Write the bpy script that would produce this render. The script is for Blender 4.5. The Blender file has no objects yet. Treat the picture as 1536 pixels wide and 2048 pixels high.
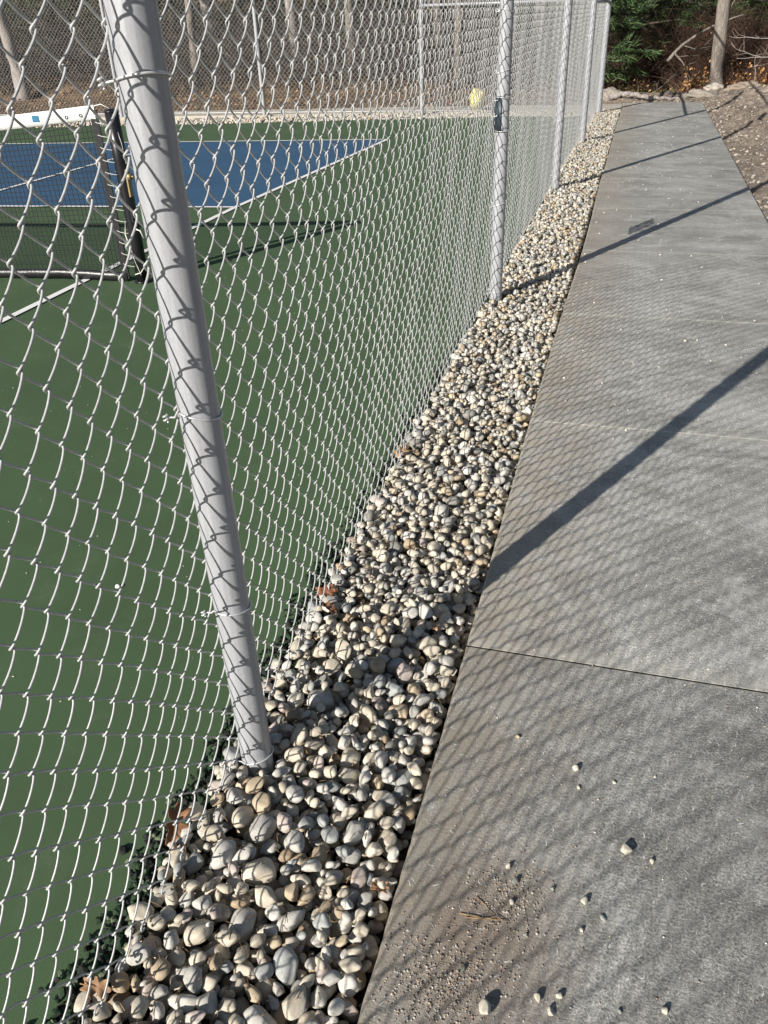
import bpy, math, random
import numpy as np
from mathutils import Matrix, Vector, noise as mnoise

random.seed(7)
RNG = np.random.default_rng(11)
S = bpy.context.scene
COL = S.collection
PI = math.pi

# ------------------------------------------------------------------ camera
H = 1.53
RX = np.array([0.96210988, 0.11392015, -0.24772317])
RY = np.array([0.27048799, -0.51327236, 0.81448617])
RD = np.array([0.03436307, 0.85063134, 0.52463845])
Rw = np.array([RX, RY, -RD])                       # world <- camera (x right, y down, z forward)
cam_data = bpy.data.cameras.new('camera')
cam = bpy.data.objects.new('camera', cam_data)
COL.objects.link(cam)
M = Matrix.Identity(4)
for i in range(3):
    M[i][0] = Rw[i][0]; M[i][1] = -Rw[i][1]; M[i][2] = -Rw[i][2]
M[2][3] = H
cam.matrix_world = M
cam_data.sensor_fit = 'VERTICAL'
cam_data.sensor_height = 36.0
cam_data.sensor_width = 27.0
cam_data.lens = 1617.0 / 2048 * 36
cam_data.clip_start = 0.02
cam_data.clip_end = 600
S.camera = cam

# ------------------------------------------------------------------ light
SUN_EL = math.radians(26.0)
sh = Vector((0.435, 0.90, 0)).normalized()          # direction the shadows fall
sun_dir = Vector((-sh.x * math.cos(SUN_EL), -sh.y * math.cos(SUN_EL), math.sin(SUN_EL)))
sd = bpy.data.lights.new('sun', 'SUN')
sd.energy = 5.0
sd.angle = math.radians(0.42)
sd.color = (1.0, 0.945, 0.875)
sun = bpy.data.objects.new('sun', sd)
COL.objects.link(sun)
sun.rotation_euler = sun_dir.to_track_quat('Z', 'Y').to_euler()
sun.location = (-10, -20, 20)

W = bpy.data.worlds.new('World')
S.world = W
W.use_nodes = True
nt = W.node_tree
sky = nt.nodes.new('ShaderNodeTexSky')
sky.sky_type = 'NISHITA'
sky.sun_disc = False
sky.sun_elevation = SUN_EL
sky.sun_rotation = math.atan2(sun_dir.x, sun_dir.y)
nt.links.new(sky.outputs[0], nt.nodes['Background'].inputs[0])
nt.nodes['Background'].inputs[1].default_value = 0.05
S.view_settings.view_transform = 'Standard'
S.view_settings.look = 'None'
S.view_settings.exposure = 0.6
S.view_settings.gamma = 1.0
S.view_settings.use_curve_mapping = False

# ------------------------------------------------------------------ helpers
def mesh_data(name, verts, faces, smooth=True, tint=None):
    """verts (N,3); faces: list of int arrays (n,k) or one array"""
    verts = np.asarray(verts, dtype=np.float32)
    if isinstance(faces, np.ndarray):
        faces = [faces]
    faces = [np.asarray(f, dtype=np.int32) for f in faces if len(f)]
    me = bpy.data.meshes.new(name)
    me.vertices.add(len(verts))
    me.vertices.foreach_set('co', verts.ravel())
    loops = np.concatenate([f.ravel() for f in faces])
    sizes = np.concatenate([np.full(len(f), f.shape[1], dtype=np.int32) for f in faces])
    starts = np.concatenate([[0], np.cumsum(sizes)[:-1]]).astype(np.int32)
    me.loops.add(len(loops))
    me.loops.foreach_set('vertex_index', loops)
    me.polygons.add(len(sizes))
    me.polygons.foreach_set('loop_start', starts)
    me.polygons.foreach_set('loop_total', sizes)
    me.polygons.foreach_set('use_smooth', np.full(len(sizes), smooth, dtype=bool))
    me.update(calc_edges=True)
    if tint is not None:
        a = me.attributes.new('tint', 'FLOAT_COLOR', 'POINT')
        t = np.ones((len(verts), 4), dtype=np.float32)
        t[:, :3] = tint
        a.data.foreach_set('color', t.ravel())
    me.validate()
    return me

def link(name, me, mat, parent=None):
    o = bpy.data.objects.new(name, me)
    if mat is not None and len(me.materials) == 0:
        me.materials.append(mat)
    COL.objects.link(o)
    if parent is not None:
        o.parent = parent
    return o

def tag(o, label=None, cat=None, group=None, kind=None):
    if label: o['label'] = label
    if cat: o['category'] = cat
    if group: o['group'] = group
    if kind: o['kind'] = kind
    return o

def empty(name, loc=(0, 0, 0), rz=0.0):
    o = bpy.data.objects.new(name, None)
    o.empty_display_size = 0.1
    COL.objects.link(o)
    o.location = loc
    o.rotation_euler = (0, 0, rz)
    return o

class MB:
    def __init__(s):
        s.v = []; s.f = {}; s.n = 0; s.t = []
    def add(s, v, f, tint=None):
        v = np.asarray(v, dtype=np.float64).reshape(-1, 3)
        for ff in (f if isinstance(f, list) else [f]):
            ff = np.asarray(ff, dtype=np.int64)
            if len(ff):
                s.f.setdefault(ff.shape[1], []).append(ff + s.n)
        s.v.append(v); s.n += len(v)
        s.t.append(np.broadcast_to(np.asarray(tint if tint is not None else (.5, .5, .5), dtype=float), (len(v), 3)))
        return s
    def box(s, c, d, rz=0.0, rot=None, tint=None):
        c = np.asarray(c, float); d = np.asarray(d, float) / 2
        v = np.array([[x, y, z] for x in (-1, 1) for y in (-1, 1) for z in (-1, 1)], float) * d
        if rot is not None:
            v = v @ np.asarray(rot.to_3x3()).T
        elif rz:
            cs, sn = math.cos(rz), math.sin(rz)
            v = v @ np.array([[cs, -sn, 0], [sn, cs, 0], [0, 0, 1]]).T
        f = np.array([[0, 1, 3, 2], [4, 6, 7, 5], [0, 4, 5, 1], [2, 3, 7, 6], [0, 2, 6, 4], [1, 5, 7, 3]])
        return s.add(v + c, f, tint)
    def tube(s, pts, r, n=8, caps=True, up=(0, 0, 1), closed=False, tint=None):
        pts = np.asarray(pts, float); N = len(pts)
        r = np.broadcast_to(np.asarray(r, float), (N,))
        if closed:
            t = np.roll(pts, -1, 0) - np.roll(pts, 1, 0)
        else:
            t = np.gradient(pts, axis=0)
        t /= np.linalg.norm(t, axis=1)[:, None] + 1e-12
        up = np.asarray(up, float)
        b = np.cross(t, up)
        bad = np.linalg.norm(b, axis=1) < .05
        b[bad] = np.cross(t[bad], np.array([up[1], up[2], up[0]]) + .01)
        b /= np.linalg.norm(b, axis=1)[:, None]
        nn = np.cross(b, t)
        a = np.arange(n) * 2 * PI / n
        ring = pts[:, None, :] + r[:, None, None] * (np.cos(a)[None, :, None] * b[:, None, :] + np.sin(a)[None, :, None] * nn[:, None, :])
        v = ring.reshape(-1, 3)
        i = np.arange(N if closed else N - 1)[:, None]; j = np.arange(n)[None, :]
        i2 = (i + 1) % N; j2 = (j + 1) % n
        q = np.stack([i * n + j, i * n + j2, i2 * n + j2, i2 * n + j], -1).reshape(-1, 4)
        fs = [q]
        if caps and not closed:
            k = len(v)
            v = np.concatenate([v, pts[:1], pts[-1:]])
            jj = np.arange(n)
            fs.append(np.stack([np.full(n, k), (jj + 1) % n, jj], -1))
            fs.append(np.stack([np.full(n, k + 1), (N - 1) * n + jj, (N - 1) * n + (jj + 1) % n], -1))
        return s.add(v, fs, tint)
    def build(s, name, mat, parent=None, smooth=True, tint=False):
        v = np.concatenate(s.v)
        f = [np.concatenate(x) for x in s.f.values()]
        me = mesh_data(name, v, f, smooth, np.concatenate(s.t) if tint else None)
        return link(name, me, mat, parent)

def fbm(x, y, seed=0.0, octaves=4):
    return mnoise.fractal(Vector((x + seed * 13.7, y - seed * 7.1, seed)), 0.7, 2.0, octaves)

# ------------------------------------------------------------------ materials
class NT:
    def __init__(s, name):
        s.m = bpy.data.materials.new(name); s.m.use_nodes = True
        s.t = s.m.node_tree; s.b = s.t.nodes['Principled BSDF']
    def n(s, typ, **kw):
        x = s.t.nodes.new(typ)
        for k, v in kw.items():
            if k.startswith('_'):
                setattr(x, k[1:], v)
            else:
                x.inputs[k.replace('__', ' ')].default_value = v
        return x
    def l(s, a, b): s.t.links.new(a, b)
    def coords(s, scale=(1, 1, 1), rot=(0, 0, 0)):
        if not hasattr(s, 'tc'): s.tc = s.t.nodes.new('ShaderNodeTexCoord')
        mp = s.t.nodes.new('ShaderNodeMapping')
        mp.inputs['Scale'].default_value = scale; mp.inputs['Rotation'].default_value = rot
        s.l(s.tc.outputs['Object'], mp.inputs['Vector'])
        return mp.outputs[0]
    def noise(s, scale, detail=4, rough=.55, stretch=(1, 1, 1), rot=(0, 0, 0), dist=0.0):
        x = s.t.nodes.new('ShaderNodeTexNoise')
        x.inputs['Scale'].default_value = scale; x.inputs['Detail'].default_value = detail
        x.inputs['Roughness'].default_value = rough; x.inputs['Distortion'].default_value = dist
        s.l(s.coords(stretch, rot), x.inputs['Vector'])
        return x.outputs['Fac']
    def ramp(s, fac, stops, interp='LINEAR'):
        x = s.t.nodes.new('ShaderNodeValToRGB'); x.color_ramp.interpolation = interp
        el = x.color_ramp.elements
        while len(el) < len(stops): el.new(.5)
        for e, (p, c) in zip(el, stops):
            e.position = p
            e.color = (*c, 1) if not isinstance(c, (int, float)) else (c, c, c, 1)
        s.l(fac, x.inputs[0]); return x.outputs[0]
    def mix(s, fac, a, b, mode='MIX'):
        x = s.t.nodes.new('ShaderNodeMix'); x.data_type = 'RGBA'; x.blend_type = mode
        for sock, v in ((x.inputs[0], fac), (x.inputs[6], a), (x.inputs[7], b)):
            if isinstance(v, (int, float)): sock.default_value = v
            elif isinstance(v, tuple): sock.default_value = (*v, 1)
            else: s.l(v, sock)
        return x.outputs[2]
    def bump(s, hgt, strength=.3, dist=.01, prev=None):
        x = s.t.nodes.new('ShaderNodeBump'); x.inputs['Strength'].default_value = strength
        x.inputs['Distance'].default_value = dist
        s.l(hgt, x.inputs['Height'])
        if prev is not None: s.l(prev, x.inputs['Normal'])
        return x.outputs[0]
    def out(s, col=None, rough=.6, metal=0.0, normal=None, spec=None):
        if col is not None:
            if isinstance(col, tuple): s.b.inputs['Base Color'].default_value = (*col, 1)
            else: s.l(col, s.b.inputs['Base Color'])
        if isinstance(rough, (int, float)): s.b.inputs['Roughness'].default_value = rough
        else: s.l(rough, s.b.inputs['Roughness'])
        s.b.inputs['Metallic'].default_value = metal
        if spec is not None: s.b.inputs['Specular IOR Level'].default_value = spec
        if normal is not None: s.l(normal, s.b.inputs['Normal'])
        return s.m

def simple(name, col, rough=.6, metal=0.0, var=.15, scale=20, bump=0.0, spec=None):
    m = NT(name)
    f = m.noise(scale, 4)
    c = m.ramp(f, [(.3, tuple(x * (1 - var) for x in col)), (.7, tuple(min(1, x * (1 + var)) for x in col))])
    nrm = m.bump(m.noise(scale * 6, 3), bump, .003) if bump else None
    return m.out(c, rough, metal, nrm, spec)

def mat_concrete(k=1.0):
    m = NT('broomed_concrete')
    big = m.noise(1.6, 5, .6)
    c = m.ramp(big, [(.3, (.235, .232, .215)), (.5, (.31, .305, .282)), (.68, (.40, .395, .365))])
    band = m.noise(2.0, 5, .55, (.55, 1.9, 1), (0, 0, .12), .5)                 # cloudy bands across the walk
    c = m.mix(.4, c, m.ramp(band, [(.32, .32), (.5, .5), (.68, .7)]), 'OVERLAY')
    mot = m.noise(16, 7, .75, (1, 1, 1), (0, 0, 0), .8)
    sc = m.noise(1.7, 8, .72, (1, 1.2, 1), (0, 0, .9), 1.8)
    c = m.mix(m.ramp(sc, [(.50, 0.0), (.57, .45), (.64, .05)]), c, (.52, .52, .495))
    c = m.mix(.28, c, m.ramp(mot, [(.32, .32), (.5, .5), (.7, .75)]), 'OVERLAY')
    fine = m.noise(190, 4, .8)
    strk = m.noise(75, 4, .7, (.7, 1.7, 1), (0, 0, .12), 1.0)
    c = m.mix(.32, c, m.ramp(strk, [(.36, .22), (.5, .5), (.62, .82)]), 'OVERLAY')
    c = m.mix(.7, c, m.ramp(fine, [(.38, .15), (.5, .5), (.6, .95)]), 'OVERLAY')
    # pale efflorescence smears
    sm = m.noise(4.2, 9, .78, (1, 1.5, 1), (0, 0, .4), .3)
    c = m.mix(m.ramp(sm, [(.53, 0.0), (.68, .75)]), c, (.55, .55, .525))
    spk = m.noise(260, 2, .5)
    c = m.mix(m.mix(1.0, m.ramp(spk, [(.63, 0.0), (.70, .8)]), m.ramp(m.noise(3, 3), [(.35, .2), (.6, 1.0)]), 'MULTIPLY'), c, (.62, .62, .60))
    pore = m.noise(210, 2, .5, (1, 1, 1), (.3, .2, .1))
    c = m.mix(m.ramp(pore, [(.30, .7), (.36, 0.0)]), c, (.09, .09, .085))
    # tan dust spilled near the gravel edge and at the foot of the frame
    sep = m.t.nodes.new('ShaderNodeSeparateXYZ'); m.l(m.coords(), sep.inputs[0])
    e = m.t.nodes.new('ShaderNodeMapRange'); e.inputs[1].default_value = -.30; e.inputs[2].default_value = .12
    e.inputs[3].default_value = .8; e.inputs[4].default_value = 0.0
    m.l(sep.outputs[0], e.inputs[0])
    dn = m.ramp(m.noise(7, 5, .6), [(.35, .35), (.62, 1.0)])
    ff = m.mix(1.0, e.outputs[0], dn, 'MULTIPLY')
    c = m.mix(ff, c, (.37, .32, .25))
    dd = m.t.nodes.new('ShaderNodeVectorMath'); dd.operation = 'DISTANCE'
    m.l(m.coords((1, .9, 0)), dd.inputs[0]); dd.inputs[1].default_value = (-.13, .80, 0)
    dmix = m.mix(.35, dd.outputs['Value'], m.noise(14, 5, .6), 'ADD')
    c = m.mix(m.ramp(dmix, [(.17, .85), (.42, 0.0)]), c, (.30, .235, .185))
    # pale saw-cut halos (concrete dust rubbed along every joint)
    my = m.t.nodes.new('ShaderNodeMath'); my.operation = 'SUBTRACT'; m.l(sep.outputs[1], my.inputs[0]); my.inputs[1].default_value = 1.755
    dv = m.t.nodes.new('ShaderNodeMath'); dv.operation = 'PINGPONG'; m.l(my.outputs[0], dv.inputs[0]); dv.inputs[1].default_value = .745
    c = m.mix(m.mix(1.0, m.ramp(dv.outputs[0], [(.0, .6), (.018, .35), (.045, 0.0)]), m.ramp(m.noise(9, 4), [(.3, .15), (.6, 1.0)]), 'MULTIPLY'), c, (.50, .49, .43))
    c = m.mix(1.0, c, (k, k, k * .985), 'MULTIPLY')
    broom = m.noise(110, 4, .7, (.16, 1.6, 1), (0, 0, .05), .35)
    grit = m.noise(300, 4, .7)
    nb = m.bump(m.mix(1.0, broom, m.ramp(m.noise(5, 4), [(.3, .2), (.7, 1.0)]), 'MULTIPLY'), .45, .003)
    nb = m.bump(grit, .6, .003, nb)
    nb = m.bump(m.noise(3, 4), .15, .01, nb)
    return m.out(c, m.ramp(m.noise(30, 4), [(.3, .62), (.7, .8)]), 0, nb, .35)

def mat_stone():
    m = NT('river_stone')
    at = m.t.nodes.new('ShaderNodeAttribute'); at.attribute_name = 'tint'
    c = m.mix(.45, at.outputs['Color'], m.ramp(m.noise(70, 6, .7), [(.3, .3), (.5, .5), (.7, .72)]), 'OVERLAY')
    c = m.mix(.35, c, m.ramp(m.noise(900, 3, .7), [(.35, .25), (.65, .75)]), 'OVERLAY')
    v = m.noise(45, 3, .5, (1, 1, 1), (0, 0, 0), 2.5)
    c = m.mix(m.ramp(v, [(.485, 0.0), (.5, .22), (.515, 0.0)]), c, (.75, .72, .66))
    nb = m.bump(m.noise(160, 5, .6), .35, .002)
    nb = m.bump(m.noise(900, 2, .6), .25, .0006, nb)
    return m.out(c, .72, 0, nb, .35)

def mat_zinc(name, base, rough, metal, streak=True):
    m = NT(name)
    f = m.noise(9, 5, .6, (14, 14, .6)) if streak else m.noise(120, 4, .6)
    c = m.ramp(f, [(.3, tuple(x * .84 for x in base)), (.7, tuple(min(1, x * 1.08) for x in base))])
    sp = m.noise(160, 4, .7)
    c = m.mix(.16, c, m.ramp(sp, [(.3, .3), (.7, .7)]), 'OVERLAY')
    nb = m.bump(m.noise(240, 3, .6), .12, .0008)
    return m.out(c, m.ramp(m.noise(30, 4), [(.3, rough - .07), (.7, rough + .09)]), metal, nb, .5)

def mat_court(name, col, edge=True):
    m = NT(name)
    c = m.ramp(m.noise(1.3, 5, .6), [(.3, tuple(x * .9 for x in col)), (.7, tuple(x * 1.1 for x in col))])
    c = m.mix(.3, c, m.ramp(m.noise(500, 2, .7), [(.3, .3), (.7, .7)]), 'OVERLAY')
    c = m.mix(m.ramp(m.noise(4, 7, .75), [(.55, 0.0), (.75, .22)]), c, (.16, .20, .14))
    c = m.mix(m.ramp(m.noise(1.1, 5, .7, (1, 1, 1), (0, 0, .7), 1.5), [(.52, 0.0), (.62, .12), (.7, 0.0)]), c, (.03, .04, .03))
    nb = m.bump(m.noise(420, 3, .6), .45, .0016)
    nb = m.bump(m.noise(2.5, 4), .2, .008, nb)
    return m.out(c, .75, 0, nb, .3)

def mat_ground(name, cols, scale=6, bump=.6, bs=60):
    m = NT(name)
    c = m.ramp(m.noise(scale, 7, .68), [(.28, cols[0]), (.5, cols[1]), (.72, cols[2])])
    c = m.mix(.5, c, m.ramp(m.noise(scale * 25, 4, .7), [(.3, .25), (.5, .5), (.7, .78)]), 'OVERLAY')
    nb = m.bump(m.noise(bs, 6, .7), bump, .02)
    return m.out(c, .9, 0, nb, .2)

def mat_bark(name, a, b):
    m = NT(name)
    f = m.noise(7, 7, .7, (3.5, 3.5, .7), (0, 0, 0), .6)
    c = m.ramp(f, [(.3, a), (.52, tuple((x + y) / 2 for x, y in zip(a, b))), (.7, b)])
    c = m.mix(.4, c, m.ramp(m.noise(60, 4, .7), [(.3, .25), (.7, .75)]), 'OVERLAY')
    nb = m.bump(f, .9, .03)
    return m.out(c, .9, 0, nb, .15)

def mat_tint(name, rough=.7, spec=.25, transl=0.0):
    m = NT(name)
    at = m.t.nodes.new('ShaderNodeAttribute'); at.attribute_name = 'tint'
    c = m.mix(.3, at.outputs['Color'], m.ramp(m.noise(30, 4, .7), [(.3, .3), (.7, .7)]), 'OVERLAY')
    return m.out(c, rough, 0, None, spec)

MC = mat_concrete()
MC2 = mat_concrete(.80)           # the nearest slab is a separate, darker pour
MS = mat_stone()
M_POST = mat_zinc('galvanised_pipe', (.385, .395, .415), .36, .12)
M_WIRE = mat_zinc('galvanised_wire', (.43, .435, .43), .33, .0, False)
M_TIE = mat_zinc('tie_wire', (.68, .68, .68), .38, .5, False)
M_GREEN = mat_court('green_acrylic', (.056, .097, .044))
M_BLUE = mat_court('blue_acrylic', (.030, .082, .155))
M_WHITE = simple('white_line_paint', (.72, .72, .70), .7, 0, .06, 30, .2)
M_SOIL = mat_ground('dark_subsoil', ((.03, .025, .02), (.06, .05, .04), (.10, .085, .065)), 20)
M_DIRT = mat_ground('loose_dirt', ((.14, .115, .09), (.25, .205, .165), (.39, .335, .28)), 2.6, 1.0, 45)
M_FLOOR = mat_ground('forest_floor', ((.055, .038, .022), (.13, .088, .052), (.24, .17, .105)), 3.0, 1.0, 25)
M_CRUMB = mat_tint('crumbled_edge', .85)
M_LEAF = mat_tint('dry_leaf', .6, .3)
M_NEEDLE = mat_tint('needles', .55, .3)
M_TWIG = mat_tint('twigs', .85, .15)
M_BARK = mat_bark('grey_bark', (.10, .085, .07), (.33, .295, .26))
M_BARK2 = mat_bark('pale_bark', (.20, .175, .16), (.42, .385, .36))
M_BARK3 = mat_bark('dark_bark', (.035, .028, .022), (.12, .10, .08))
M_BLACK = simple('black_powder_coat', (.012, .012, .014), .3, 0, .2, 30, 0, .5)
M_CORD = simple('black_netting', (.012, .013, .014), .75, 0, .2, 60)
M_VINYL = simple('black_vinyl', (.014, .014, .016), .35, 0, .3, 12, .5)
M_BAND = simple('white_vinyl_band', (.78, .78, .76), .5, 0, .05, 14, .3)
M_BRASS = simple('brass_plate', (.33, .26, .13), .4, .4, .12, 30)
M_ROPE = simple('white_cord', (.68, .67, .62), .7, 0, .1, 60)
M_LBLUE = simple('blue_sticker', (.02, .14, .25), .4, 0, .1, 60)
M_PRINT = simple('grey_print', (.35, .38, .42), .5, 0, .1, 60)
M_YELLOW = simple('yellow_plastic', (.62, .55, .20), .5, 0, .12, 8, .3)
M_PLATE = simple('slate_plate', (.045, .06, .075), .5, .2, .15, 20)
M_BLADE = mat_tint('grass_blades', .7, .2)

# ------------------------------------------------------------------ ground
def grid_sheet(x0, x1, y0, y1, nx, ny, zf, xs=None, ys=None):
    X = np.linspace(x0, x1, nx) if xs is None else xs
    Y = np.linspace(y0, y1, ny) if ys is None else ys
    nx, ny = len(X), len(Y)
    v = np.array([[x, y, zf(x, y)] for y in Y for x in X])
    i = np.arange(ny - 1)[:, None]; j = np.arange(nx - 1)[None, :]
    f = np.stack([i * nx + j, i * nx + j + 1, (i + 1) * nx + j + 1, (i + 1) * nx + j], -1).reshape(-1, 4)
    return v, f

def terrain_z(x, y):
    d = max(0.0, max(y - 19.5, -x - 24 if x < 0 else 0, x - 9, -y - 22))
    hill = 0.055 * d + 0.0011 * d * d if d < 60 else 0.055 * 60 + 0.0011 * 3600 + (d - 60) * .1
    base = -0.16
    if y > 16.9 or x > 1.4:
        base = -0.10 + 0.10 * fbm(x * .5, y * .5, 3)
    return base + hill + (0.3 * fbm(x * .12, y * .12, 5) if d > 1 else 0)

xs = np.concatenate([np.linspace(-300, -30, 14), np.linspace(-28, 12, 81), np.linspace(14, 300, 16)])
ys = np.concatenate([np.linspace(-300, -20, 14), np.linspace(-18, 14, 17), np.linspace(14.6, 40, 70), np.linspace(42, 300, 24)])
v, f = grid_sheet(0, 0, 0, 0, 0, 0, terrain_z, xs, ys)
tag(link('forest_floor', mesh_data('forest_floor', v, f), M_FLOOR), kind='structure')

def prism(mb, poly, z0, z1):
    n = len(poly)
    v = [(x, y, z0) for x, y in poly] + [(x, y, z1) for x, y in poly]
    sides = np.array([[i, (i + 1) % n, n + (i + 1) % n, n + i] for i in range(n)])
    mb.add(v, [sides, np.array([list(range(n, 2 * n))]), np.array([list(range(n - 1, -1, -1))])])

# court slab: far edge and right edge follow the fence
def edge_x(y):
    return -0.828 + 0.024 * fbm(y * 4.0, 0.0, 1) + 0.022 * fbm(y * 17.0, 3.0, 2) + (0.06 * (y / 15.0))
ye = np.concatenate([np.arange(-4, 8, .035), np.arange(8, 15.05, .12)])
poly = [(edge_x(y), y) for y in ye] + [(-1.9, 15.2), (-4.2, 14.85), (-7.7, 14.30), (-11.3, 13.85), (-22, 12.6), (-22, -12), (-.84, -12)]
mb = MB(); prism(mb, poly, -.14, -.03)
tag(mb.build('court_surface', M_GREEN, smooth=False), kind='structure')

def quad_strip(name, pts, w, z, mat, kind='structure'):
    mb = MB()
    for (a, b) in pts:
        a = np.array(a, float); b = np.array(b, float)
        d = (b - a); d /= np.linalg.norm(d); n = np.array([-d[1], d[0]]) * w / 2
        mb.add([(*(a - n), z), (*(b - n), z), (*(b + n), z), (*(a + n), z)], np.array([[0, 1, 2, 3]]))
    o = mb.build(name, mat, smooth=False)
    return tag(o, kind=kind)

mb = MB(); mb.add([(-9.9, 7.02, -.026), (-3.68, 7.53, -.026), (-3.47, 12.30, -.026), (-9.9, 11.77, -.026)], np.array([[0, 1, 2, 3]]))
mb.add([(-9.9, -2.6, -.026), (-3.70, -2.1, -.026), (-3.70, 2.55, -.026), (-9.9, 2.1, -.026)], np.array([[0, 1, 2, 3]]))
tag(mb.build('court_service_area', M_BLUE, smooth=False), kind='structure')
Z1, Z2 = -.0225, -.0195
quad_strip('court_sideline', [((-3.70, -2.1), (-3.69, 4.1)), ((-3.69, 4.1), (-3.68, 7.53)), ((-3.68, 7.53), (-3.47, 12.33))], .055, Z1, M_WHITE)
quad_strip('court_cross_line', [((-9.9, 11.78), (-3.45, 12.30)), ((-9.9, 7.03), (-3.65, 7.53)), ((-9.9, 2.1), (-3.68, 2.55))], .052, Z2, M_WHITE)
quad_strip('court_centre_line', [((-6.87, 7.28), (-6.74, 12.05))], .052, Z1 + .0045, M_WHITE)

# bed of soil under the gravel and along the far side
mb = MB(); mb.add([(-1.0, -6, -.105), (-.25, -6, -.105), (-.25, 17, -.105), (-1.0, 17, -.105)], np.array([[0, 1, 2, 3]]))
tag(mb.build('gravel_bed_soil', M_SOIL, smooth=False), kind='structure')

# sidewalk slabs
def slab(y0, y1, name):
    Y = np.concatenate([np.arange(y0, y1, .02 if y1 < 2 else .03), [y1]]); n = len(Y)
    def xl(y): return -.303 + .0022 * fbm(y * 9, 0, 3, 5) + .0016 * fbm(y * 60, 1, 4, 3) + .004 * math.sin(y * 1.3) + (.012 if 5 < y < 9 else 0) * math.sin((y - 5) / 4 * PI)
    def xr(y): return 1.125 - .0045 * y
    prof = [(-.10, 0), (-.006, 0), (0, .006)]       # slight tooled edge radius
    rows = []
    for k, y in enumerate(Y):
        l, r = xl(y), xr(y)
        rows.append([(l, y, -.12), (l, y, -.007), (l + .0025, y, -.0025), (l + .009, y, 0),
                     (r - .009, y, 0), (r - .0025, y, -.0025), (r, y, -.007), (r, y, -.12)])
    c = np.array(rows).reshape(-1, 3)
    k = 8
    i = np.arange(n - 1)[:, None]; j = np.arange(k - 1)[None, :]
    f = np.stack([i * k + j, i * k + j + 1, (i + 1) * k + j + 1, (i + 1) * k + j], -1).reshape(-1, 4)
    caps = np.array([list(range(k))[::-1], [(n - 1) * k + q for q in range(k)]])
    mb = MB(); mb.add(c, [f, caps])
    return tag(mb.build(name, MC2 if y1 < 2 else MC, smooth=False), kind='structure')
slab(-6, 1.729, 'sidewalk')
slab(1.737, 16.9, 'sidewalk')
mb = MB(); mb.add([(-.3045, 1.7292, -.0018), (1.116, 1.7292, -.0018), (1.116, 1.7368, -.0018), (-.3045, 1.7368, -.0018)], np.array([[0, 1, 2, 3]]))
tag(mb.build('joint_gap', simple('joint_filler', (.012, .011, .010), .95), smooth=False), kind='structure')
# saw-cut joints: thin pale lines
for k, yj in enumerate([3.245, 4.735, 6.225, 7.715, 9.205, 10.695, 12.185, 13.675, 15.165]):
    n = 40
    X = np.linspace(-.29, 1.10 - .0045 * yj, n)
    wv = [yj + .0025 * math.sin(x * 5 + k) for x in X]
    v = [(x, y - .0036, .0012) for x, y in zip(X, wv)] + [(x, y + .0036, .0012) for x, y in zip(X, wv)]
    f = np.array([[i, i + 1, n + i + 1, n + i] for i in range(n - 1)])
    if k == 0:
        MJ = simple('joint_dust', (.64, .62, .53), .8, 0, .3, 40)
    mb = MB(); mb.add(v, f)
    tag(mb.build('sidewalk_joint', MJ, smooth=False), kind='structure')
# the walk turns left behind the far fence
MP = mat_ground('pale_concrete_walk', ((.36, .33, .28), (.43, .40, .34), (.52, .48, .42)), 3, .2, 80)
mb = MB(); prism(mb, [(-.312, 16.9), (-.312, 15.95), (-4.5, 15.75), (-22, 14.4), (-22, 15.2), (-4.5, 16.75)], -.12, -.012)
tag(mb.build('footpath', MP, smooth=False), kind='structure')

# loose dirt right of the slab
def dirt_z(x, y):
    e = min(1.0, max(0.0, (x - 1.02) / .5))
    e2 = max(0.0, 1 - abs(y - 17.6) / 1.3)
    m = .07 * fbm(x * 1.3, y * 1.3, 4, 6) + .035 * fbm(x * 6, y * 6, 6, 4)
    mound = .20 * math.exp(-((x - 2.3) / .9) ** 2 - ((y - 17.3) / 1.0) ** 2) + .12 * math.exp(-((x - 2.2) / .7) ** 2 - ((y - 12.8) / 1.6) ** 2)
    fz = -.055 + e * (.05 + abs(m) * 1.2) + mound
    if y > 16.75 and x < 1.2:
        fz = -.055 + min(1, (y - 16.85) / .4) * (.05 + abs(m))
    return fz
xs = np.concatenate([np.linspace(-.8, 1.0, 40), np.linspace(1.03, 3.2, 110), np.linspace(3.3, 9, 40)])
ys = np.concatenate([np.linspace(-6, 4, 50), np.linspace(4.05, 18.6, 380)])
v, f = grid_sheet(0, 0, 0, 0, 0, 0, dirt_z, xs, ys)
keep = []
vv = np.asarray(v)
cx = vv[f].mean(axis=1)
mask = (cx[:, 0] > 1.01) | (cx[:, 1] > 16.86)
tag(link('dirt_ground', mesh_data('dirt_ground', v, f[mask]), M_DIRT), kind='structure')

# ------------------------------------------------------------------ chain-link
PY, PZ = .0405, .04325
FTOP = 3.05
posts_xy = [(-.735, -6.2), (-.722, -2.51), (-.716, 1.213), (-.735, 5.0), (-.722, 8.66), (-.690, 12.0), (-.662, 15.45)]
def fence_x(y):
    return np.interp(y, [p[1] for p in posts_xy], [p[0] for p in posts_xy]) - .0435

ss = {}
def strand_params(n):
    """parameter values over one period, denser at the hooks"""
    base = np.linspace(0, 1, n, endpoint=False)
    return base + .055 * np.sin(4 * PI * base + PI)

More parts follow.
